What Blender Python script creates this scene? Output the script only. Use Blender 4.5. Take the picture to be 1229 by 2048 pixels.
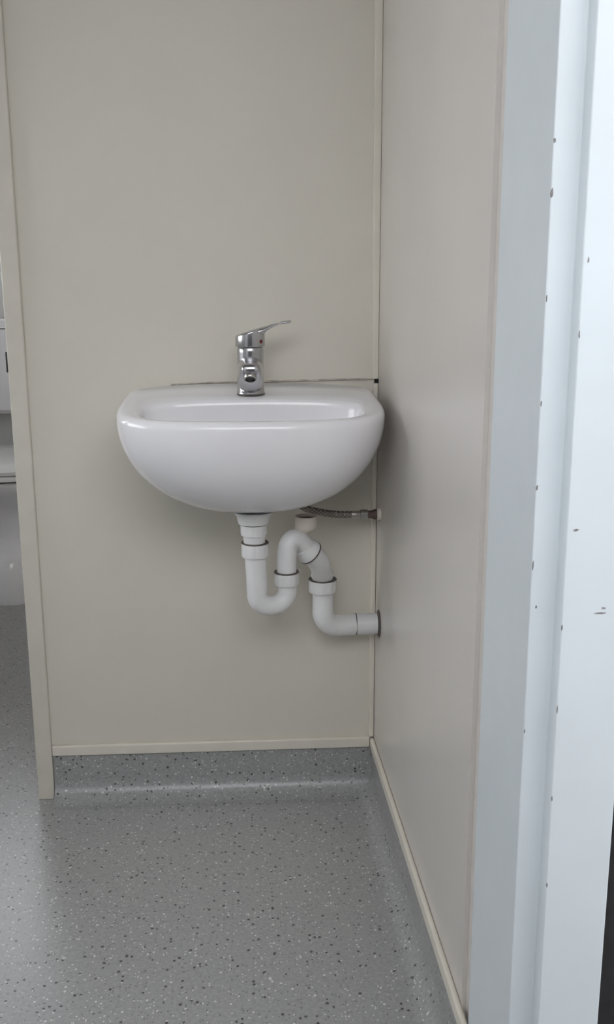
import bpy, bmesh, math, random
from mathutils import Vector, Matrix
random.seed(7)
for o in list(bpy.data.objects): bpy.data.objects.remove(o)
scene = bpy.context.scene
COL = scene.collection
PI = math.pi

# ------------------------------------------------------------------ camera
PITCH, YAW, ROLL = math.radians(13.0), math.radians(3.3), math.radians(0.18)
CAM = Vector((0, -1.8685, 1.03))
fw = Vector((math.sin(YAW)*math.cos(PITCH), math.cos(YAW)*math.cos(PITCH), -math.sin(PITCH)))
rt = Vector((math.cos(YAW), -math.sin(YAW), 0))
dn = fw.cross(rt)
rt2 = rt*math.cos(ROLL) + dn*math.sin(ROLL)
dn2 = dn*math.cos(ROLL) - rt*math.sin(ROLL)
cd = bpy.data.cameras.new('camera'); cam = bpy.data.objects.new('camera', cd); COL.objects.link(cam)
m = Matrix((( rt2.x, -dn2.x, -fw.x, CAM.x), (rt2.y, -dn2.y, -fw.y, CAM.y), (rt2.z, -dn2.z, -fw.z, CAM.z), (0, 0, 0, 1)))
cam.matrix_world = m
cd.sensor_fit = 'VERTICAL'; cd.sensor_height = 24.0; cd.lens = 24.0*1950/2048
cd.clip_start = 0.02
scene.camera = cam

# ------------------------------------------------------------------ sky (even overcast daylight) and exposure
w = bpy.data.worlds.new('overcast_sky'); scene.world = w; w.use_nodes = True
bg = w.node_tree.nodes['Background']
bg.inputs[0].default_value = (0.95, 0.965, 1.0, 1); bg.inputs[1].default_value = 5.7
scene.view_settings.view_transform = 'Standard'; scene.view_settings.look = 'None'
scene.view_settings.gamma = 1.0; scene.view_settings.use_curve_mapping = False
scene.view_settings.exposure = 0.11

# ------------------------------------------------------------------ materials
def mat(name, col, rough=0.5, metal=0.0, var=0.0, vscale=8.0, bump=0.0, bscale=400.0, coat=0.0, spec=0.5):
    mt = bpy.data.materials.new(name); mt.use_nodes = True
    nt = mt.node_tree; b = nt.nodes['Principled BSDF']
    b.inputs['Base Color'].default_value = (*col, 1); b.inputs['Roughness'].default_value = rough
    b.inputs['Metallic'].default_value = metal; b.inputs['Coat Weight'].default_value = coat
    b.inputs['Coat Roughness'].default_value = 0.05
    b.inputs['Specular IOR Level'].default_value = spec
    tc = nt.nodes.new('ShaderNodeTexCoord')
    if var > 0:
        n = nt.nodes.new('ShaderNodeTexNoise'); n.inputs['Scale'].default_value = vscale; n.inputs['Detail'].default_value = 5
        nt.links.new(tc.outputs['Object'], n.inputs['Vector'])
        r = nt.nodes.new('ShaderNodeValToRGB')
        r.color_ramp.elements[0].position = 0.3; r.color_ramp.elements[1].position = 0.7
        r.color_ramp.elements[0].color = (*[c*(1-var) for c in col], 1)
        r.color_ramp.elements[1].color = (*[min(1, c*(1+var)) for c in col], 1)
        nt.links.new(n.outputs['Fac'], r.inputs['Fac']); nt.links.new(r.outputs['Color'], b.inputs['Base Color'])
    if bump > 0:
        n2 = nt.nodes.new('ShaderNodeTexNoise'); n2.inputs['Scale'].default_value = bscale; n2.inputs['Detail'].default_value = 3
        nt.links.new(tc.outputs['Object'], n2.inputs['Vector'])
        bp = nt.nodes.new('ShaderNodeBump'); bp.inputs['Strength'].default_value = bump; bp.inputs['Distance'].default_value = 0.0006
        nt.links.new(n2.outputs['Fac'], bp.inputs['Height']); nt.links.new(bp.outputs['Normal'], b.inputs['Normal'])
    return mt

M = {}
M['panel']   = mat('cream_laminate_panel', (0.70, 0.665, 0.585), 0.42, var=0.02, vscale=5, bump=0.12, bscale=700)
M['panel_r'] = mat('cream_laminate_side', (0.665, 0.63, 0.59), 0.26, var=0.02, vscale=5, bump=0.05, bscale=500)
M['cream']   = mat('cream_painted_trim', (0.74, 0.70, 0.61), 0.38, var=0.03, vscale=20)
M['post']    = mat('cream_post_paint', (0.65, 0.612, 0.535), 0.36, var=0.03, vscale=20)
M['paint']   = mat('white_gloss_paint', (0.68, 0.735, 0.765), 0.40, var=0.02, vscale=14, bump=0.1, bscale=200)
M['wallw']   = mat('far_wall_paint', (0.72, 0.72, 0.70), 0.5, var=0.02)
M['ceil']    = mat('ceiling_board', (0.42, 0.42, 0.40), 0.8, var=0.02)
M['dark']    = mat('dark_cladding', (0.022, 0.021, 0.022), 0.6, var=0.25, vscale=60)
M['light_blocker_top']  = mat('blocker_top_grey', (0.30, 0.30, 0.29), 0.7)
M['leaf']    = mat('added_leaf_grey', (0.62, 0.61, 0.60), 0.5)
M['leaf2']   = mat('blocker_low_dark', (0.10, 0.10, 0.10), 0.6)
M['opp']     = mat('blocker_far_brown', (0.20, 0.18, 0.16), 0.8)
M['ground']  = mat('concrete_path', (0.16, 0.155, 0.15), 0.85, var=0.2, vscale=9, bump=0.4)
M['ceramic'] = mat('white_glazed_ceramic', (0.85, 0.84, 0.86), 0.13, var=0.01, coat=0.0)
M['pvc']     = mat('white_plastic_pipe', (0.77, 0.77, 0.765), 0.36, var=0.03, vscale=30)
M['pvc_cup'] = mat('aged_cream_plastic', (0.72, 0.66, 0.58), 0.42, var=0.03, vscale=30)
M['rubber']  = mat('dark_rubber', (0.10, 0.085, 0.075), 0.6)
M['hole']    = mat('dark_gap', (0.012, 0.010, 0.009), 0.9)
M['chrome']  = mat('polished_chrome', (0.50, 0.50, 0.515), 0.20, metal=1.0)
M['chrome_d']= mat('dull_chrome', (0.45, 0.44, 0.42), 0.28, metal=1.0)
M['brass']   = mat('tarnished_brass', (0.13, 0.095, 0.08), 0.5, metal=0.5, var=0.3, vscale=200)
M['red']     = mat('red_enamel', (0.16, 0.015, 0.012), 0.3)
M['chip']    = mat('chipped_paint', (0.24, 0.23, 0.23), 0.8, var=0.3, vscale=300)
M['seatp']   = mat('white_seat_plastic', (0.78, 0.78, 0.77), 0.25, var=0.01)
M['steel']   = mat('dark_steel', (0.05, 0.05, 0.05), 0.4, metal=0.6)

def sealant():
    mt = mat('dirty_sealant', (0.62, 0.58, 0.50), 0.6); nt = mt.node_tree; b = nt.nodes['Principled BSDF']
    tc = nt.nodes.new('ShaderNodeTexCoord'); n = nt.nodes.new('ShaderNodeTexNoise'); n.inputs['Scale'].default_value = 55; n.inputs['Detail'].default_value = 6
    nt.links.new(tc.outputs['Object'], n.inputs['Vector'])
    r = nt.nodes.new('ShaderNodeValToRGB'); r.color_ramp.elements[0].position = 0.40; r.color_ramp.elements[1].position = 0.62
    r.color_ramp.elements[0].color = (0.36, 0.33, 0.29, 1); r.color_ramp.elements[1].color = (0.60, 0.56, 0.48, 1)
    nt.links.new(n.outputs['Fac'], r.inputs['Fac']); nt.links.new(r.outputs['Color'], b.inputs['Base Color'])
    return mt
M['sealant'] = sealant()

def braid():
    mt = mat('braided_steel', (0.3, 0.28, 0.26), 0.4, metal=0.7); nt = mt.node_tree; b = nt.nodes['Principled BSDF']
    tc = nt.nodes.new('ShaderNodeTexCoord')
    mixs = []
    for a in (0.9, -0.9):
        mp = nt.nodes.new('ShaderNodeMapping'); mp.inputs['Rotation'].default_value = (0, a, 0)
        nt.links.new(tc.outputs['Object'], mp.inputs['Vector'])
        wv = nt.nodes.new('ShaderNodeTexWave'); wv.inputs['Scale'].default_value = 60; wv.inputs['Distortion'].default_value = 0.6
        nt.links.new(mp.outputs['Vector'], wv.inputs['Vector']); mixs.append(wv)
    mx = nt.nodes.new('ShaderNodeMath'); mx.operation = 'MULTIPLY'
    nt.links.new(mixs[0].outputs['Fac'], mx.inputs[0]); nt.links.new(mixs[1].outputs['Fac'], mx.inputs[1])
    r = nt.nodes.new('ShaderNodeValToRGB'); r.color_ramp.elements[0].color = (0.20, 0.18, 0.165, 1); r.color_ramp.elements[1].color = (0.52, 0.48, 0.45, 1)
    nt.links.new(mx.outputs[0], r.inputs['Fac']); nt.links.new(r.outputs['Color'], b.inputs['Base Color'])
    bp = nt.nodes.new('ShaderNodeBump'); bp.inputs['Strength'].default_value = 0.7; bp.inputs['Distance'].default_value = 0.001
    nt.links.new(mx.outputs[0], bp.inputs['Height']); nt.links.new(bp.outputs['Normal'], b.inputs['Normal'])
    return mt
M['braid'] = braid()

def vinyl():
    mt = bpy.data.materials.new('speckled_vinyl'); mt.use_nodes = True
    nt = mt.node_tree; b = nt.nodes['Principled BSDF']; L = nt.links.new
    tc = nt.nodes.new('ShaderNodeTexCoord')
    wob = nt.nodes.new('ShaderNodeTexNoise'); wob.inputs['Scale'].default_value = 260; L(tc.outputs['Object'], wob.inputs['Vector'])
    va = nt.nodes.new('ShaderNodeVectorMath'); va.operation = 'MULTIPLY_ADD'
    L(wob.outputs['Color'], va.inputs[0]); va.inputs[1].default_value = (0.0035,)*3; L(tc.outputs['Object'], va.inputs[2])
    base = nt.nodes.new('ShaderNodeTexNoise'); base.inputs['Scale'].default_value = 170; base.inputs['Detail'].default_value = 4
    L(tc.outputs['Object'], base.inputs['Vector'])
    r0 = nt.nodes.new('ShaderNodeValToRGB')
    r0.color_ramp.elements[0].position = 0.3; r0.color_ramp.elements[0].color = (0.30, 0.30, 0.296, 1)
    r0.color_ramp.elements[1].position = 0.7; r0.color_ramp.elements[1].color = (0.385, 0.385, 0.38, 1)
    L(base.outputs['Fac'], r0.inputs['Fac'])
    cur = r0.outputs['Color']
    # (cells per metre, share of cells holding a chip, chip radius in cells, colour, offset)
    for sc, share, rad, col, off in ((120, 0.16, 0.29, (0.075, 0.070, 0.068), 0.0), (120, 0.12, 0.25, (0.68, 0.67, 0.65), 3.7),
                                     (210, 0.15, 0.32, (0.20, 0.195, 0.19), 7.1), (200, 0.16, 0.30, (0.66, 0.65, 0.63), 11.3)):
        mp = nt.nodes.new('ShaderNodeMapping'); mp.inputs['Location'].default_value = (off, off*0.7, off*1.3)
        L(va.outputs[0], mp.inputs['Vector'])
        v = nt.nodes.new('ShaderNodeTexVoronoi'); v.inputs['Scale'].default_value = sc; L(mp.outputs['Vector'], v.inputs['Vector'])
        s = nt.nodes.new('ShaderNodeSeparateColor'); L(v.outputs['Color'], s.inputs[0])
        a = nt.nodes.new('ShaderNodeMath'); a.operation = 'LESS_THAN'; L(s.outputs[0], a.inputs[0]); a.inputs[1].default_value = share
        c = nt.nodes.new('ShaderNodeMath'); c.operation = 'LESS_THAN'; L(v.outputs['Distance'], c.inputs[0]); c.inputs[1].default_value = rad
        d = nt.nodes.new('ShaderNodeMath'); d.operation = 'MULTIPLY'; L(a.outputs[0], d.inputs[0]); L(c.outputs[0], d.inputs[1])
        mx = nt.nodes.new('ShaderNodeMix'); mx.data_type = 'RGBA'
        L(d.outputs[0], mx.inputs['Factor']); L(cur, mx.inputs['A']); mx.inputs['B'].default_value = (*col, 1)
        cur = mx.outputs['Result']
    L(cur, b.inputs['Base Color'])
    b.inputs['Roughness'].default_value = 0.31; b.inputs['Specular IOR Level'].default_value = 0.6
    return mt
M['vinyl'] = vinyl()

def pane_glass():
    mt = bpy.data.materials.new('window_glass'); mt.use_nodes = True; nt = mt.node_tree
    nt.nodes.remove(nt.nodes['Principled BSDF']); out = nt.nodes['Material Output']
    t = nt.nodes.new('ShaderNodeBsdfTransparent'); g = nt.nodes.new('ShaderNodeBsdfGlossy'); g.inputs['Roughness'].default_value = 0.02
    fr = nt.nodes.new('ShaderNodeFresnel'); mx = nt.nodes.new('ShaderNodeMixShader')
    nt.links.new(fr.outputs[0], mx.inputs[0]); nt.links.new(t.outputs[0], mx.inputs[1]); nt.links.new(g.outputs[0], mx.inputs[2])
    nt.links.new(mx.outputs[0], out.inputs[0]); return mt
M['glass'] = pane_glass()

# ------------------------------------------------------------------ helpers
def obj(name, bm, mt, parent=None, smooth=False, bevel=0.0, sub=0, seg=2):
    bmesh.ops.remove_doubles(bm, verts=bm.verts, dist=1e-6)
    bmesh.ops.recalc_face_normals(bm, faces=bm.faces)
    me = bpy.data.meshes.new(name); bm.to_mesh(me); bm.free()
    me.materials.append(mt)
    o = bpy.data.objects.new(name, me); COL.objects.link(o)
    if smooth:
        for p in me.polygons: p.use_smooth = True
    if bevel:
        b = o.modifiers.new('bevel', 'BEVEL'); b.width = bevel; b.segments = seg; b.limit_method = 'ANGLE'; b.angle_limit = 0.6
        for p in me.polygons: p.use_smooth = True
        o.modifiers.new('wn', 'WEIGHTED_NORMAL').keep_sharp = True
    if sub:
        s = o.modifiers.new('sub', 'SUBSURF'); s.levels = sub; s.render_levels = sub
    if parent: o.parent = parent
    return o

def sharp(o, ang=0.7):
    """smooth shading with creases kept sharp"""
    me = o.data
    for p in me.polygons: p.use_smooth = True
    me.set_sharp_from_angle(angle=ang)
    return o

def tag(o, label=None, cat=None, kind=None, group=None):
    if label: o['label'] = label
    if cat: o['category'] = cat
    if kind: o['kind'] = kind
    if group: o['group'] = group
    return o

def empty(name, label, cat, loc=(0, 0, 0), kind=None):
    o = bpy.data.objects.new(name, None); COL.objects.link(o); o.location = loc; o.empty_display_size = 0.05
    return tag(o, label, cat, kind)

def under(o, root):
    """parent a world-placed mesh to an Empty without moving it"""
    o.parent = root; o.matrix_parent_inverse = Matrix.Translation(root.location).inverted()
    return o

def sub(o, part):
    """make a mesh a sub-part of a part (parts sit at the world origin, so no offset is needed)"""
    o.parent = part; o.matrix_parent_inverse = Matrix.Identity(4)
    return o

def box(bm, x0, x1, y0, y1, z0, z1):
    vs = [bm.verts.new((x, y, z)) for z in (z0, z1) for x, y in ((x0, y0), (x1, y0), (x1, y1), (x0, y1))]
    for f in ((0, 3, 2, 1), (4, 5, 6, 7), (0, 1, 5, 4), (1, 2, 6, 5), (2, 3, 7, 6), (3, 0, 4, 7)):
        bm.faces.new([vs[i] for i in f])

def prism(bm, pts, z0, z1):
    a = [bm.verts.new((x, y, z0)) for x, y in pts]; b = [bm.verts.new((x, y, z1)) for x, y in pts]
    n = len(pts)
    bm.faces.new(a); bm.faces.new(b)
    for i in range(n): bm.faces.new((a[i], a[(i+1) % n], b[(i+1) % n], b[i]))

def loft(bm, rings, cap0=True, cap1=True, closed=True):
    R = [[bm.verts.new(p) for p in r] for r in rings]
    n = len(R[0])
    for a, b in zip(R, R[1:]):
        for i in range(n if closed else n-1):
            bm.faces.new((a[i], a[(i+1) % n], b[(i+1) % n], b[i]))
    if cap0: bm.faces.new(R[0])
    if cap1: bm.faces.new(R[-1])

def frame(d):
    d = Vector(d).normalized()
    u = Vector((0, 1, 0)) if abs(d.y) < 0.9 else Vector((1, 0, 0))
    s = d.cross(u).normalized(); t = s.cross(d).normalized()
    return s, t

def tube(bm, path, radii, n=28, cap=True):
    P = [Vector(p) for p in path]
    if not hasattr(radii, '__len__'): radii = [radii]*len(P)
    rings = []; s = None
    for i, p in enumerate(P):
        d = (P[min(i+1, len(P)-1)] - P[max(i-1, 0)]).normalized()
        if s is None: s, t = frame(d)
        else:
            s = (s - d*s.dot(d)).normalized(); t = s.cross(d)
        rings.append([p + (s*math.cos(2*PI*k/n) + t*math.sin(2*PI*k/n))*radii[i] for k in range(n)])
    loft(bm, rings, cap, cap)

def smooth_path(pts, n=8):
    P = [Vector(p) for p in pts]; P = [P[0]*2-P[1]] + P + [P[-1]*2-P[-2]]; out = []
    for i in range(1, len(P)-2):
        for k in range(n):
            t = k/n; a, b, c, d = P[i-1], P[i], P[i+1], P[i+2]
            out.append(0.5*((2*b) + (c-a)*t + (2*a-5*b+4*c-d)*t*t + (3*b-a-3*c+d)*t**3))
    out.append(P[-2]); return out

def lathe(bm, prof, o=(0, 0, 0), d=(0, 0, 1), n=40, ribs=0, amp=0.0, cap=True):
    """prof: (radius, height along d)"""
    o = Vector(o); d = Vector(d).normalized(); s, t = frame(d)
    rings = []
    for r, h in prof:
        ring = []
        for k in range(n):
            a = 2*PI*k/n
            rr = r*(1 + (amp if ribs and (k*ribs // n * n // ribs != k) else 0.0)) if ribs else r
            if ribs: rr = r*(1 + amp*(1 if math.cos(a*ribs) > -0.5 else -1))
            ring.append(o + d*h + (s*math.cos(a) + t*math.sin(a))*rr)
        rings.append(ring)
    loft(bm, rings, cap, cap)

def xw(y): return 0.245 - 0.0226*y          # plane of the right-hand wall (it is a little out of square)

# ------------------------------------------------------------------ setting: shell
YB, YE, XL, ZC = 1.97, -0.86, -1.75, 2.40
def S(o, label, cat): return tag(o, label, cat, 'structure')

bm = bmesh.new()      # vinyl sheet, coved up behind the cream capping strips
v = [bm.verts.new(p) for p in ((XL, -1.03, 0), (xw(-1.03), -1.03, 0), (xw(YB), YB, 0), (XL, YB, 0))]; bm.faces.new(v)
prof = [(0.052, 0.0006)] + [(0.0045 + 0.040*(1-math.sin(PI/2*i/10)), 0.0006 + 0.040*(1-math.cos(PI/2*i/10))) for i in range(0, 11)] + [(0.0045, 0.096)]
G = [[bm.verts.new(p) for p in ((-0.416, -d, z), (xw(-d)-d, -d, z), (xw(YE)-d, YE, z))] for d, z in prof]
for a, b in zip(G, G[1:]):
    for i in (0, 1): bm.faces.new((a[i], a[i+1], b[i+1], b[i]))
o = sharp(obj('floor', bm, M['vinyl']), 0.9)
S(o, 'grey speckled vinyl floor coved up the walls', 'floor')

bm = bmesh.new(); box(bm, -0.445, 0.2449, 0.0, 0.03, 0.0, ZC)
S(obj('wall_back', bm, M['panel']), 'cream laminate partition panel behind the basin', 'wall')
bm = bmesh.new(); prism(bm, [(xw(YE)+0.006, YE), (xw(-0.785)+0.006, -0.785), (xw(-0.785), -0.785), (xw(YB), YB), (xw(YB)+0.06, YB), (xw(YE)+0.06, YE)], 0, ZC)
S(obj('wall_right', bm, M['panel_r']), 'cream laminate wall to the right of the basin', 'wall')
Z0, Z1 = 0.85, 1.55          # window in the left wall
W0, W1 = -0.84, 0.45
V0, V1, FZ0, FZ1 = -1.5, -0.47, 1.28, 2.10      # high window in the far wall above the toilet
def holed(name, label, pt, a0, a1, h0, h1, g0, g1, t0, t1):
    b_ = bmesh.new()
    for a, c, d, e in ((a0, h0, 0, ZC), (h1, a1, 0, ZC), (h0, h1, 0, g0), (h0, h1, g1, ZC)):
        if pt == 'x': box(b_, t0, t1, a, c, d, e)
        else: box(b_, a, c, t0, t1, d, e)
    S(obj(name, b_, M['wallw']), label, 'wall')
holed('wall_far', 'pale wall behind the toilet', 'y', XL-0.1, xw(YB)+0.06, V0, V1, FZ0, FZ1, YB, YB+0.1)
holed('wall_left', 'pale wall with a window on the left side of the room', 'x', -0.9, 0.5, W0, W1, Z0, Z1, XL-0.1, XL)
holed('wall_left', 'pale wall to the left of the toilet with an opening added for light', 'x', 0.5, YB, 0.65, 1.65, 0.9, 2.0, XL-0.1, XL)
def window(name, label, pt, h0, h1, g0, g1, t0):
    def bx(b_, a, c, d, e, u, v):
        if pt == 'x': box(b_, u, v, a, c, d, e)
        else: box(b_, a, c, u, v, d, e)
    wr = empty(name, label, 'window', (t0, (h0+h1)/2, g0) if pt == 'x' else ((h0+h1)/2, t0, g0), 'structure')
    bm = bmesh.new()
    for q in ((h0, h0+0.05, g0, g1), (h1-0.05, h1, g0, g1), (h0+0.05, h1-0.05, g0, g0+0.05), (h0+0.05, h1-0.05, g1-0.05, g1)): bx(bm, *q, t0-0.025, t0+0.025)
    under(obj('window_frame', bm, M['paint']), wr)
    bm = bmesh.new(); bx(bm, h0+0.05, h1-0.05, g0+0.05, g1-0.05, t0-0.003, t0+0.003)
    under(obj('pane', bm, M['glass']), wr)
window('window_1', 'white framed window in the left wall in front of the partition', 'x', W0, W1, Z0, Z1, XL-0.05)
window('added_window', 'unseen white framed window added beside the toilet to brighten it', 'x', 0.65, 1.65, 0.9, 2.0, XL-0.05)  # added, out of view, to bring more daylight onto the toilet
window('window_2', 'white framed high window in the far wall above the toilet', 'y', V0, V1, FZ0, FZ1, YB+0.05)
bm = bmesh.new(); box(bm, XL-0.1, xw(YE)+0.06, -1.035, YB+0.1, ZC, ZC+0.06)
S(obj('ceiling', bm, M['ceil']), 'plain white ceiling', 'ceiling')
DX0, DX1, DZ = -0.66, 0.339, 2.06
bm = bmesh.new()
box(bm, XL-0.1, DX0, -1.02, -0.90, 0, ZC); box(bm, DX0, DX1, -1.02, -0.90, DZ, ZC)
S(obj('wall_front', bm, M['wallw']), 'pale inner lining beside the doorway', 'wall')
bm = bmesh.new()
box(bm, DX1+0.001, 1.9, -1.02, -0.88, -0.02, ZC+0.06); box(bm, XL-0.1, DX0, -1.035, -1.0201, -0.02, ZC+0.06); box(bm, DX0, DX1, -1.035, -1.0201, DZ+0.001, ZC+0.06)
S(obj('wall_exterior', bm, M['dark']), 'dark outer cladding beside the white door frame', 'wall')
bm = bmesh.new(); v = [bm.verts.new(p) for p in ((-9, -9, -0.02), (9, -9, -0.02), (9, -1.031, -0.02), (-9, -1.031, -0.02))]; bm.faces.new(v)
S(obj('ground', bm, M['ground']), 'concrete path outside the door', 'ground')

# outside the door: unseen blockers and an open leaf, added to shape the daylight
bm = bmesh.new(); box(bm, -5.0, 5.0, -2.12, -1.036, 2.22, 2.30)
S(obj('light_blocker_top', bm, M['light_blocker_top']), 'grey slab added out of view above the door to block high sky light', 'light_blocker_top')  # unseen slab, added to cut the high sky light
bm = bmesh.new(); box(bm, -5.0, 5.0, -2.48, -2.40, -0.02, 1.55)
S(obj('light_blocker_low', bm, M['leaf2']), 'dark low wall added out of view to block low sky light', 'light_blocker_low')  # unseen low wall, added so light falls off towards the floor
bm = bmesh.new(); box(bm, -6.0, 6.0, -5.3, -5.0, -0.02, 2.5)
S(obj('light_blocker_far', bm, M['opp']), 'brown wall added out of view to block sky light near the horizon', 'wall')  # unseen wall, added to hide the low sky and shape the daylight
bm = bmesh.new(); box(bm, -0.705, -0.665, -1.87, -1.055, 0.0, 2.03)
S(obj('added_door_leaf', bm, M['leaf'], bevel=0.003), 'grey open door leaf added out of view to block light from the left', 'door')  # unseen leaf, added to darken the left-facing jamb sides

# trims
bm = bmesh.new(); prism(bm, [(-0.450, -0.012), (-0.4175, -0.012), (-0.4175, 0.0), (-0.446, 0.0), (-0.446, 0.034), (-0.450, 0.034)], 0.0, ZC)
S(obj('trim_1', bm, M['post'], bevel=0.003), 'cream post strip capping the left end of the partition', 'trim')
bm = bmesh.new(); box(bm, 0.2345, 0.2448, -0.009, 0.0, 0.117, 0.850)
S(obj('trim_2', bm, M['cream'], bevel=0.0025), 'lower cream corner bead running under the basin', 'trim')
bm = bmesh.new()
loft(bm, [[(0.2335, -0.008, 0.8580), (0.2451, -0.008, 0.8580), (0.2449, 0, 0.8580), (0.2335, 0, 0.8580)],
          [(0.225, -0.008, ZC), (0.2451, -0.008, ZC), (0.2449, 0, ZC), (0.225, 0, ZC)]])
S(obj('trim_3', bm, M['cream'], bevel=0.002), 'upper cream corner bead above the basin', 'trim')
bm = bmesh.new(); box(bm, 0.2375, 0.2452, -0.0075, -0.0005, 0.851, 0.8585)
S(obj('trim_4', bm, M['hole']), 'small dark gap between the two corner beads', 'gap')
bm = bmesh.new(); box(bm, -0.4175, 0.2370, -0.010, 0.0, 0.0945, 0.117)
S(obj('baseboard_back', bm, M['cream'], bevel=0.003), 'cream capping strip along the foot of the partition', 'baseboard')
bm = bmesh.new(); prism(bm, [(xw(-0.0102)-0.0085, -0.0102), (xw(YE)-0.0085, YE), (xw(YE), YE), (xw(-0.0102), -0.0102)], 0.0945, 0.117)
S(obj('baseboard_right', bm, M['cream'], bevel=0.003), 'cream capping strip along the foot of the right wall', 'baseboard')

# door frame
dr = empty('door_1', 'white painted door frame with chipped edges', 'door frame', (0.30, -0.95, 0), 'structure')
JX, JS, JY, JR = 0.2530, 0.2765, -1.030, -1.050     # jamb face, rebate face, shoulder, outer face
def jamb_bm(f):
    b = bmesh.new()
    prism(b, [f(x, y) for x, y in ((JX, -0.862), (JX, JY), (JS, JY), (JS, JR), (DX1-0.001, JR), (DX1-0.001, -0.8781), (xw(-0.862)+0.005, -0.8781), (xw(-0.862)+0.005, -0.862))], 0, DZ)
    return b
j = under(obj('jamb', jamb_bm(lambda x, y: (x, y)), M['paint'], bevel=0.0016), dr)
mx_ = DX1 + DX0
bl = bmesh.new(); prism(bl, [(mx_-JX, -0.88), (mx_-JX, JY), (mx_-JS, JY), (mx_-JS, JR), (DX0+0.001, JR), (DX0+0.001, -0.88)], 0, DZ)
under(obj('jamb', bl, M['paint'], bevel=0.0016), dr)
bh = bmesh.new()
pts = [(-0.88, DZ-0.086), (JY, DZ-0.086), (JY, DZ-0.062), (JR, DZ-0.062), (JR, DZ), (-0.88, DZ)]
loft(bh, [[(mx_-JX, y, z) for y, z in pts], [(JX, y, z) for y, z in pts]])
under(obj('head', bh, M['paint']), dr)
def chip(x, y, z, sx, sz, face):
    b = bmesh.new(); n = 9; a0 = random.random()*6
    ring0, ring1 = [], []
    for k in range(n):
        a = 2*PI*k/n; r = 0.7 + 0.5*random.random()
        dx, dz = sx*r*math.cos(a), sz*r*math.sin(a)
        ring0.append((x+dx, y+0.0004, z+dz)); ring1.append((x+dx*0.8, y-0.0004, z+dz*0.8))
    loft(b, [ring0, ring1])
    sub(obj('paint_chip', b, M['chip']), j)
for z, sx, sz in ((1.147, 0.0018, 0.003), (1.106, 0.0020, 0.005), (0.855, 0.0017, 0.0035), (0.93, 0.0010, 0.004), (0.783, 0.001, 0.006), (1.02, 0.001, 0.004), (0.62, 0.0008, 0.003)):
    chip(JX+0.0010, JY, z, sx*0.75, sz*0.8, 0)
chip(JX+0.0058, JY, 0.743, 0.0011, 0.0018, 0)
for x, z, sx, sz in ((0.2815, 1.051, 0.0012, 0.0035), (0.2846, 0.8205, 0.0035, 0.0014), (0.3145, 0.7475, 0.0035, 0.0013), (0.3115, 0.7430, 0.0075, 0.0010),
                     (JS+0.0010, 0.650, 0.0011, 0.006), (JS+0.0010, 0.560, 0.001, 0.004), (JS+0.0010, 0.468, 0.0012, 0.003), (JS+0.0010, 0.99, 0.001, 0.004), (JS+0.001, 0.73, 0.0009, 0.004)):
    chip(x, JR, z, sx*0.85, sz*0.85, 0)

# ------------------------------------------------------------------ wash basin
def sgnpow(v, p): return math.copysign(abs(v)**p, v)
NB = 112
def plan(a, yc, bf, bb, nf, nb, cx=0.003):
    out = []
    for k in range(NB):
        th = 2*PI*k/NB; c, s = math.cos(th), math.sin(th)
        n, b = (nf, bf) if s < 0 else (nb, bb)
        out.append((cx + a*sgnpow(c, 2/n), yc + b*sgnpow(s, 2/n)))
    return out
OUT = [(0.0015+(x-0.003)*(1+0.13*(-y-0.13)), y) for x, y in plan(0.2300, -0.150, 0.194, 0.149, 2.7, 9.0)]
INN = plan(0.190, -0.205, 0.112, 0.068, 2.7, 3.0)
def rim_z(x, y):
    t = min(1, max(0, (y+0.30)/0.28)); u = min(1, max(0, (y+0.075)/0.075))     # rear ledge, with a low upturned lip at the wall
    return 0.8225 + 0.0220*t*t*(3-2*t) + 0.0095*(1-min(1, (x/0.225)**2))*u*u*(3-2*u)
def inset(P, d, cx=0.003, cy=-0.17):
    return [(cx+(x-cx)*(1-d/0.2245), cy+(y-cy)*(1-d/0.17)) for x, y in P]
rings = []
DEP = 0.183
for i in range(24, 0, -1):                       # underside, bottom to rim
    ph = (PI/2)*i/24*0.965
    t = math.sin(ph); s = math.cos(ph)**0.92
    sb = (1 - t**5)**0.5 if t < 1 else 0
    ring = []
    for x, y in OUT:
        zc = rim_z(x, y) - 0.014
        yy = -0.155 + (y+0.155)*(s if y < -0.155 else max(s, sb))
        ring.append((0.003+(x-0.003)*s, yy, zc*(1-t) + t*(0.8235-0.014-DEP+0.014)))
    rings.append(ring)
for d, dz in ((0, -0.014), (0.0006, -0.009), (0.003, -0.004), (0.0065, -0.0012), (0.011, 0.0)):
    rings.append([(x, y, rim_z(x, y)+dz) for x, y in inset(OUT, d)])
def lerp(A, B, t): return [(a[0]+(b[0]-a[0])*t, a[1]+(b[1]-a[1])*t) for a, b in zip(A, B)]
A = inset(OUT, 0.011)
for t in (0.35, 0.7): rings.append([(x, y, rim_z(x, y)-0.001*t) for x, y in lerp(A, INN, t)])
for d, dz in ((-0.004, -0.001), (0.0, -0.0025), (0.004, -0.0065), (0.0065, -0.013)):
    rings.append([(x, y, rim_z(x, y)+dz) for x, y in inset(INN, d, 0.003, -0.215)])
B = inset(INN, 0.0065, 0.003, -0.215)
for i in range(1, 13):
    ph = (PI/2)*i/12; s = max(math.cos(ph)**1.2, 0.10); t = math.sin(ph)
    rings.append([(0.002+(x-0.002)*s, -0.19+(y+0.19)*s, (rim_z(x, y)-0.013)*(1-t) + 0.705*t) for x, y in B])
bm = bmesh.new(); loft(bm, rings)
root = empty('wash_basin', 'white ceramic wall hung hand basin on the cream partition', 'basin', (0.003, -0.02, 0.65))
for f in bm.faces: f.smooth = True
under(obj('bowl', bm, M['ceramic'], smooth=True), root)
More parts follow.
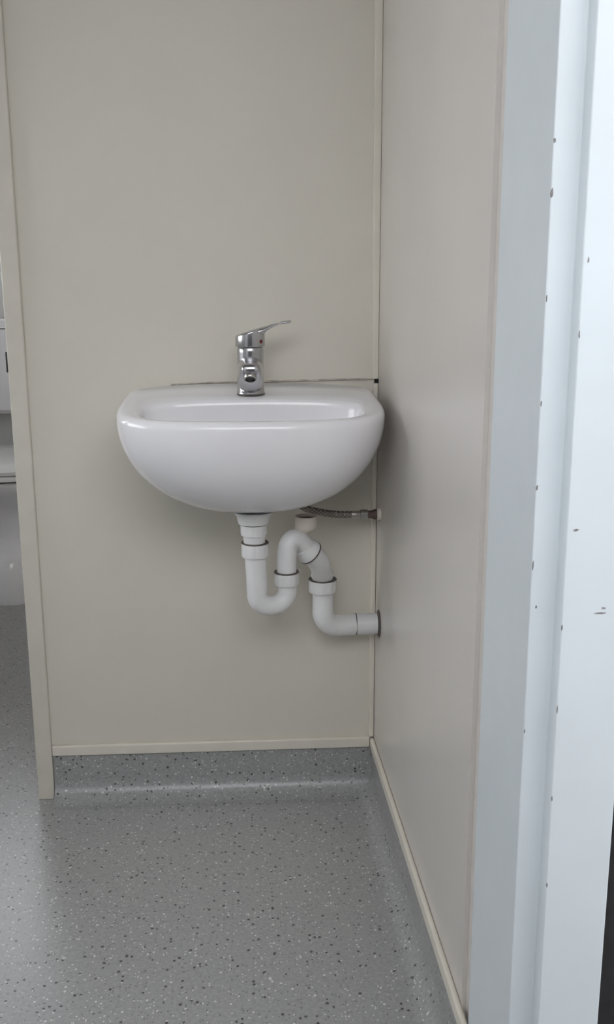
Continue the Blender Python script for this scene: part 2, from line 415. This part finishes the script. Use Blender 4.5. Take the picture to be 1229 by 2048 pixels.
bm = bmesh.new(); lathe(bm, [(0.030, 0), (0.031, 0.003), (0.026, 0.005), (0.018, 0.003), (0.004, 0.003)], (0.002, -0.19, 0.7045))
under(sharp(obj('plughole', bm, M['chrome'])), root)
bm = bmesh.new()
rs = []
for k in range(41):
    x = -0.15 + 0.384*k/40; h = (0.0003 if x < 0.03 else 0.0006) + 0.0005*random.random()
    z = rim_z(x, 0) + 0.0002 if x < 0.03 else 0.8548 + 0.0034*(x-0.03)/0.2
    rs.append([(x, -0.0035-0.001*random.random(), z-h), (x, -0.0030, z+h), (x, 0, z+h+0.0008), (x, 0, z-h-0.001)])
loft(bm, rs)
tag(under(obj('sealant', bm, M['sealant']), root), 'dirty sealant line along the wall')

# ------------------------------------------------------------------ mixer tap
TY = -0.088
root = empty('mixer_tap', 'chrome single lever mixer tap on the ledge of the basin', 'tap', (0.001, TY, 0.836))
bm = bmesh.new()
lathe(bm, [(0.0245, 0.0058), (0.0252, 0.0062), (0.0252, 0.0080), (0.0244, 0.0090), (0.0240, 0.045), (0.0236, 0.080), (0.0236, 0.0870), (0.0225, 0.0885)], (0.001, TY, 0.836), n=56)
under(sharp(obj('body', bm, M['chrome'])), root)
bm = bmesh.new()       # rubber gasket line under the tap
lathe(bm, [(0.0255, 0.0035), (0.0258, 0.0050), (0.0250, 0.0062)], (0.001, TY, 0.836), n=40)
under(sharp(obj('base_gasket', bm, M['rubber'])), root)
def sec(y, hw, z0, z1, n=36, p=3.0):
    zc, hz = (z0+z1)/2, (z1-z0)/2
    return [(0.0005 + hw*sgnpow(math.cos(2*PI*k/n), 2/p), y, zc + hz*sgnpow(math.sin(2*PI*k/n), 2/p)) for k in range(n)]
bm = bmesh.new()
loft(bm, [sec(TY+0.004, 0.0205, 0.8440, 0.9060), sec(-0.112, 0.0222, 0.8455, 0.9085), sec(-0.130, 0.0230, 0.8500, 0.9080), sec(-0.150, 0.0220, 0.8590, 0.9068),
          sec(-0.168, 0.0202, 0.8680, 0.9052), sec(-0.182, 0.0178, 0.8760, 0.9035), sec(-0.190, 0.0148, 0.8825, 0.9012), sec(-0.1935, 0.0115, 0.8865, 0.8975)])
o = under(obj('spout', bm, M['chrome'], smooth=True), root)
ad = Vector((0, -0.62, -0.78))
bm = bmesh.new(); lathe(bm, [(0.0100, -0.006), (0.0112, 0.0), (0.0112, 0.006), (0.0100, 0.0075), (0.0086, 0.0075), (0.0084, 0.004)], (0.0003, -0.1850, 0.8815), ad, n=32)
a = under(sharp(obj('aerator', bm, M['chrome_d'])), root)
bm = bmesh.new(); lathe(bm, [(0.0082, 0.0045), (0.0080, 0.0056)], (0.0003, -0.1850, 0.8815), ad, n=24)
sub(obj('aerator_mesh', bm, M['steel']), a)
# cap with slanting top, and the lever that grows out of it
def ztop(x): return 0.9455 + 0.298*(x+0.0245)
n = 56; rings = []
for r, kz in ((0.0235, 0.0), (0.0262, 0.0008), (0.0266, 0.003), (0.0266, None), (0.0262, 't1'), (0.0248, 't0'), (0.012, 't0'), (0.001, 't0')):
    ring = []
    for k in range(n):
        a_ = 2*PI*k/n; x, y = 0.001 + r*math.cos(a_), TY + r*math.sin(a_)
        if kz is None: z = ztop(x) - 0.003
        elif kz == 't1': z = ztop(x) - 0.001
        elif kz == 't0': z = ztop(x)
        else: z = 0.9255 + kz
        ring.append((x, y, z))
    rings.append(ring)
bm = bmesh.new(); loft(bm, rings); under(sharp(obj('lever_cap', bm, M['chrome']), 0.9), root)
def lsec(x, hw, z0, z1, n=24, yo=0.0):
    zc, hz = (z0+z1)/2, (z1-z0)/2
    return [(x, TY + yo + hw*sgnpow(math.cos(2*PI*k/n), 2/3.2), zc + hz*sgnpow(math.sin(2*PI*k/n), 2/2.6)) for k in range(n)]
bm = bmesh.new()
L = [(0.002, 0.0225, 0.9440, ztop(0.002)+0.0008), (0.016, 0.0222, 0.9455, ztop(0.016)+0.0008), (0.0268, 0.0205, 0.9480, ztop(0.0268)+0.0006), (0.0312, 0.0190, 0.9535, ztop(0.0312)),
     (0.0402, 0.0160, 0.9588, 0.9653), (0.0515, 0.0130, 0.9640, 0.9672), (0.0545, 0.0125, 0.9655, 0.9674), (0.0565, 0.0122, 0.9652, 0.9700), (0.066, 0.0112, 0.9658, 0.9712), (0.0735, 0.0098, 0.9668, 0.9722), (0.0748, 0.0080, 0.9680, 0.9714)]
loft(bm, [lsec(*q) for q in L])
under(obj('lever', bm, M['chrome'], smooth=True), root)
ang = math.radians(-43); nx, ny = math.cos(ang), math.sin(ang)
bm = bmesh.new(); lathe(bm, [(0.0034, -0.001), (0.0034, 0.0004), (0.0028, 0.0010)], (0.001+0.0266*nx, TY+0.0266*ny, 0.9355), (nx, ny, 0), n=20)
tag(under(sharp(obj('temperature_dot', bm, M['red'])), root), 'small dark red dot')

# ------------------------------------------------------------------ waste trap
root = empty('waste_trap', 'white plastic basin waste pipe with looping trap into the right wall', 'pipe', (0.003, -0.17, 0.36))
def P(name, bm, mt='pvc', label=None, parent=None, ang=0.6):
    o = sharp(obj(name, bm, M[mt]), ang); under(o, root)
    if label: o['label'] = label
    return o
X0, Y0 = 0.002, -0.170
bm = bmesh.new(); lathe(bm, [(0.030, 0.6412), (0.0362, 0.6410), (0.0366, 0.6400), (0.0345, 0.6380), (0.0305, 0.6330), (0.0285, 0.6240), (0.0270, 0.6185), (0.022, 0.6180)], (X0, Y0, 0)); P('waste_flange', bm)
def nut(name, x, y, z0, z1, r, ribs=14):
    bm = bmesh.new(); lathe(bm, [(r*0.86, z0), (r*0.97, z0+0.001), (r, z0+0.004), (r, z1-0.003), (r*0.98, z1), (r*0.80, z1), (r*0.78, z1-0.004)], (x, y, 0), n=84, ribs=ribs, amp=0.012)
    global last_nut
    last_nut = P(name, bm, ang=0.5)
def seal(x, y, z, r):
    bm = bmesh.new(); lathe(bm, [(r*0.82, z-0.001), (r*1.01, z-0.0008), (r*1.035, z), (r*1.0, z+0.0010), (r*0.80, z+0.0009)], (x, y, 0), n=40); sub(P('rubber_seal', bm, 'rubber', 'dark rubber ring'), last_nut)
nut('coupling_nut', 0.002, Y0, 0.5960, 0.6165, 0.0234)
seal(0.002, Y0, 0.6172, 0.0232)
bm = bmesh.new(); lathe(bm, [(0.0195, 0.565), (0.0195, 0.588), (0.0200, 0.590), (0.0200, 0.600)], (0.003, Y0, 0)); P('tailpiece', bm)
nut('coupling_nut', 0.004, Y0, 0.5560, 0.5815, 0.0242)
seal(0.004, Y0, 0.5825, 0.0242)
# down pipe, U bend and riser
bm = bmesh.new(); tube(bm, [(0.004, Y0, 0.575), (0.0045, Y0, 0.55), (0.0058, Y0, 0.52), (0.0068, Y0, 0.4885), (0.0068, Y0, 0.4880)], [0.0188, 0.0190, 0.0190, 0.0190, 0.018], 40); P('down_pipe', bm)
UE = Vector((0.0625, -0.150, 0)); US = Vector((0.0068, Y0, 0)); ZU = 0.4880; R = (UE-US).length/2; mid = (UE+US)/2; ud = (UE-US).normalized()
path = [(US.x, US.y, 0.4884)]
for k in range(25):
    a_ = PI*k/24; q = mid - ud*R*math.cos(a_); path.append((q.x, q.y, ZU - 0.004 - R*0.84*math.sin(a_)))
path += [(UE.x, UE.y, 0.496), (UE.x, UE.y, 0.510)]
bm = bmesh.new(); tube(bm, path, [0.0186]*2 + [0.0186 - 0.0016*k/24 for k in range(24)] + [0.017, 0.017], 40); P('trap_bend', bm)
nut('coupling_nut', UE.x-0.0015, UE.y, 0.4960, 0.5195, 0.0226)
seal(UE.x-0.0015, UE.y, 0.5205, 0.0226)
arch = smooth_path([(0.0612, -0.150, 0.505), (0.0618, -0.150, 0.540), (0.0628, -0.150, 0.560), (0.0665, -0.148, 0.5730), (0.0740, -0.144, 0.5800), (0.0830, -0.138, 0.5788), (0.0920, -0.131, 0.5690), (0.0985, -0.125, 0.5585), (0.108, -0.118, 0.5460)])
bm = bmesh.new(); tube(bm, arch, 0.0180, 40); P('arch_bend', bm)
cdv = Vector((0.0100, 0.0060, -0.0105)).normalized(); cpt = Vector((0.1035, -0.1205, 0.5510))
bm = bmesh.new(); lathe(bm, [(0.0180, -0.020), (0.0206, -0.0185), (0.0212, -0.010), (0.0228, -0.007), (0.0246, 0.000), (0.0246, 0.003), (0.0230, 0.0040), (0.0185, 0.0042)], cpt, cdv); P('collar', bm)
bm = bmesh.new(); lathe(bm, [(0.0195, 0.0042), (0.0249, 0.0042), (0.0250, 0.0054), (0.0195, 0.0058)], cpt, cdv); P('rubber_seal', bm, 'rubber', 'dark rubber ring')
ap = smooth_path([cpt + cdv*0.004, cpt + cdv*0.012, (0.1215, -0.1050, 0.5280), (0.1285, -0.0900, 0.5100), (0.1322, -0.0770, 0.4940), (0.1330, -0.070, 0.4800), (0.1330, -0.070, 0.462)])
bm = bmesh.new(); tube(bm, ap, [0.0212]*10 + [0.0208]*10 + [0.0198]*(len(ap)-20), 40); P('swivel_pipe', bm)
bm = bmesh.new(); lathe(bm, [(0.0185, 0.4955), (0.0214, 0.4945), (0.0214, 0.4860), (0.0185, 0.4850)], (0.1326, -0.072, 0)); P('shoulder_ring', bm)
nut('coupling_nut', 0.1334, -0.070, 0.4555, 0.4800, 0.0264, 12)
seal(0.1334, -0.070, 0.4810, 0.0264)
ex = [(0.1342, -0.070, 0.455), (0.1342, -0.070, 0.4165), (0.1342, -0.070, 0.4155)]
for k in range(1, 13):
    a_ = (PI/2)*k/12; ex.append((0.1342 + 0.034*(1-math.cos(a_)), -0.070 + 0.012*(1-math.cos(a_)), 0.4150 - 0.0335*math.sin(a_)))
ex += [(0.185, -0.055, 0.3815), (0.2000, -0.0525, 0.3815)]
bm = bmesh.new(); tube(bm, ex, [0.0202, 0.0202] + [0.0207]*(len(ex)-2), 40); P('outlet_elbow', bm)
bm = bmesh.new(); lathe(bm, [(0.018, 0.1998), (0.0213, 0.1999), (0.0213, 0.2018), (0.018, 0.2019)], (0, -0.052, 0.3815), (1, 0, 0)); P('joint_ring', bm, 'rubber', 'dark joint ring')
bm = bmesh.new(); lathe(bm, [(0.0195, 0.2012), (0.0209, 0.2020), (0.0209, 0.2450)], (0, -0.052, 0.3815), (1, 0, 0)); P('outlet_pipe', bm)
bm = bmesh.new(); lathe(bm, [(0.0212, -0.0040), (0.0270, -0.0014), (0.0272, -0.0004), (0.0212, -0.0002)], (xw(-0.052), -0.052, 0.3815), (1, -0.0, 0)); P('wall_collar', bm, 'rubber', 'dark ring at the wall')
# blanked branch cup on the arch
bm = bmesh.new()
lathe(bm, [(0.0035, 0.570), (0.0055, 0.5780), (0.0110, 0.5900), (0.0195, 0.5970), (0.0205, 0.6000), (0.0207, 0.6195), (0.0200, 0.6205), (0.0180, 0.6200), (0.0175, 0.608), (0.010, 0.604)], (0.0985, -0.128, 0))
bmesh.ops.transform(bm, matrix=Matrix(((1, 0, 0.34, -0.34*0.603*1.0), (0, 1, 0, 0), (0, 0, 1, 0), (0, 0, 0, 1))), verts=[v for v in bm.verts if v.co.z < 0.599])
P('branch_cup', bm, 'pvc_cup', 'open cream plastic cup on the pipe', ang=0.8)
bm = bmesh.new(); lathe(bm, [(0.0178, 0.6135), (0.0178, 0.6150)], (0.0985, -0.128, 0)); P('cup_shade_disc', bm, 'brass', 'dark disc painted as the shaded inside of the cup')  # dark disc stands in for shade inside the open cup

# ------------------------------------------------------------------ supply hose and wall fitting
root = empty('supply_hose', 'braided metal water hose under the basin running to the right wall', 'hose', (0.2, -0.055, 0.59))
hp = smooth_path([(0.080, -0.074, 0.6335), (0.088, -0.071, 0.6290), (0.106, -0.066, 0.6185), (0.130, -0.060, 0.6110), (0.150, -0.058, 0.6072), (0.170, -0.057, 0.6052), (0.196, -0.056, 0.6045)], 8)
bm = bmesh.new(); tube(bm, hp, 0.0068, 20); under(sharp(obj('hose', bm, M['braid'])), root)
bm = bmesh.new(); lathe(bm, [(0.0060, 0.190), (0.0072, 0.1905), (0.0072, 0.2065), (0.006, 0.208)], (0, -0.056, 0.6044), (1, 0, 0), n=24); under(sharp(obj('ferrule', bm, M['chrome_d'])), root)
bm = bmesh.new(); lathe(bm, [(0.0080, 0.2060), (0.0100, 0.2075), (0.0100, 0.2205), (0.0085, 0.2220)], (0, -0.056, 0.6042), (1, 0, 0), n=6); under(obj('hex_nut', bm, M['chrome_d'], bevel=0.0006), root)
bm = bmesh.new(); lathe(bm, [(0.0070, 0.2215), (0.0075, 0.2225), (0.0075, 0.2280), (0.0098, 0.2340), (0.0104, 0.2385)], (0, -0.056, 0.6042), (1, 0, 0), n=28); tag(under(sharp(obj('brass_fitting', bm, M['brass'])), root), 'tarnished dark brass fitting')
bm = bmesh.new(); lathe(bm, [(0.0108, 0.2385), (0.0122, 0.2392), (0.0125, 0.2460)], (0, -0.056, 0.6042), (1, 0, 0), n=32); under(sharp(obj('wall_flange', bm, M['pvc_cup'])), root)

# ------------------------------------------------------------------ toilet behind the partition
TX = -0.83
root = empty('toilet', 'white toilet with cistern glimpsed past the left end of the partition', 'toilet', (TX, 1.5, 0))
def egg(a, yf, yb, z, n=48, p=2.3):
    yc = yf + a*1.15; out = []
    for k in range(n):
        th = 2*PI*k/n; c, s = math.cos(th), math.sin(th)
        b = (yc-yf) if s < 0 else (yb-yc)
        q = p if s < 0 else 3.5
        out.append((TX + a*sgnpow(c, 2/q), yc + b*sgnpow(s, 2/q), z))
    return out
bm = bmesh.new()
loft(bm, [egg(0.128, 1.275, 1.86, 0.0), egg(0.130, 1.272, 1.86, 0.02), egg(0.126, 1.275, 1.86, 0.14), egg(0.112, 1.300, 1.86, 0.170), egg(0.085, 1.390, 1.86, 0.190), egg(0.088, 1.405, 1.86, 0.25),
          egg(0.115, 1.355, 1.88, 0.31), egg(0.160, 1.280, 1.90, 0.37), egg(0.178, 1.248, 1.90, 0.395), egg(0.180, 1.246, 1.90, 0.410), egg(0.172, 1.254, 1.89, 0.416)])
under(sharp(obj('pan', bm, M['ceramic']), 1.0), root)
bm = bmesh.new(); loft(bm, [egg(0.165, 1.262, 1.70, 0.416), egg(0.166, 1.260, 1.70, 0.4215)]); under(sharp(obj('seat_gap_shade', bm, M['rubber'])), root)  # dark slab stands in for the shaded gap under the seat
bm = bmesh.new(); loft(bm, [egg(0.178, 1.246, 1.72, 0.4215), egg(0.184, 1.240, 1.725, 0.424), egg(0.184, 1.240, 1.725, 0.436), egg(0.180, 1.244, 1.72, 0.4395)]); under(sharp(obj('seat', bm, M['seatp']), 0.9), root)
bm = bmesh.new(); loft(bm, [egg(0.180, 1.246, 1.735, 0.441), egg(0.185, 1.241, 1.74, 0.444), egg(0.185, 1.241, 1.74, 0.454), egg(0.176, 1.252, 1.735, 0.462), egg(0.12, 1.34, 1.71, 0.470), egg(0.04, 1.45, 1.62, 0.473)]); under(sharp(obj('lid', bm, M['seatp']), 0.9), root)
bm = bmesh.new(); box(bm, TX-0.10, TX+0.10, 1.735, 1.775, 0.416, 0.462); under(obj('hinge', bm, M['seatp'], bevel=0.008), root)
bm = bmesh.new()
def rr(hx, y0, y1, z, r=0.03, n=6):
    pts = []
    for cx, cy, a0 in ((hx-r, y1-r, 0), (-hx+r, y1-r, 90), (-hx+r, y0+r, 180), (hx-r, y0+r, 270)):
        for k in range(n+1):
            a = math.radians(a0 + 90*k/n); pts.append((TX+cx+r*math.cos(a), cy+r*math.sin(a), z))
    return pts
loft(bm, [rr(0.185, 1.80, 1.968, 0.575), rr(0.195, 1.785, 1.968, 0.59), rr(0.205, 1.775, 1.968, 0.884)]); under(sharp(obj('cistern', bm, M['ceramic']), 0.6), root)
bm = bmesh.new(); loft(bm, [rr(0.200, 1.779, 1.968, 0.8842), rr(0.200, 1.779, 1.968, 0.8875)]); under(obj('lid_seam', bm, M['rubber']), root)
bm = bmesh.new(); loft(bm, [rr(0.209, 1.770, 1.968, 0.8876), rr(0.210, 1.768, 1.968, 0.915), rr(0.203, 1.775, 1.966, 0.922)]); cl = under(sharp(obj('cistern_lid', bm, M['ceramic']), 0.6), root)
bm = bmesh.new(); lathe(bm, [(0.022, 0.915), (0.024, 0.922), (0.022, 0.927), (0.012, 0.928)], (TX, 1.87, 0), n=28); sub(sharp(obj('flush_button', bm, M['chrome'])), cl)
bm = bmesh.new(); tube(bm, [(TX, 1.90, 0.58), (TX, 1.90, 0.50), (TX, 1.87, 0.42), (TX, 1.84, 0.36)], 0.025, 20); under(sharp(obj('flush_pipe', bm, M['pvc'])), root)

# ------------------------------------------------------------------ latch keeper on the partition end
bm = bmesh.new(); box(bm, -0.4535, -0.4501, -0.010, 0.024, 0.876, 0.914)
tag(obj('latch_plate', bm, M['steel'], bevel=0.001), 'small dark latch plate on the left edge of the cream post', 'latch')
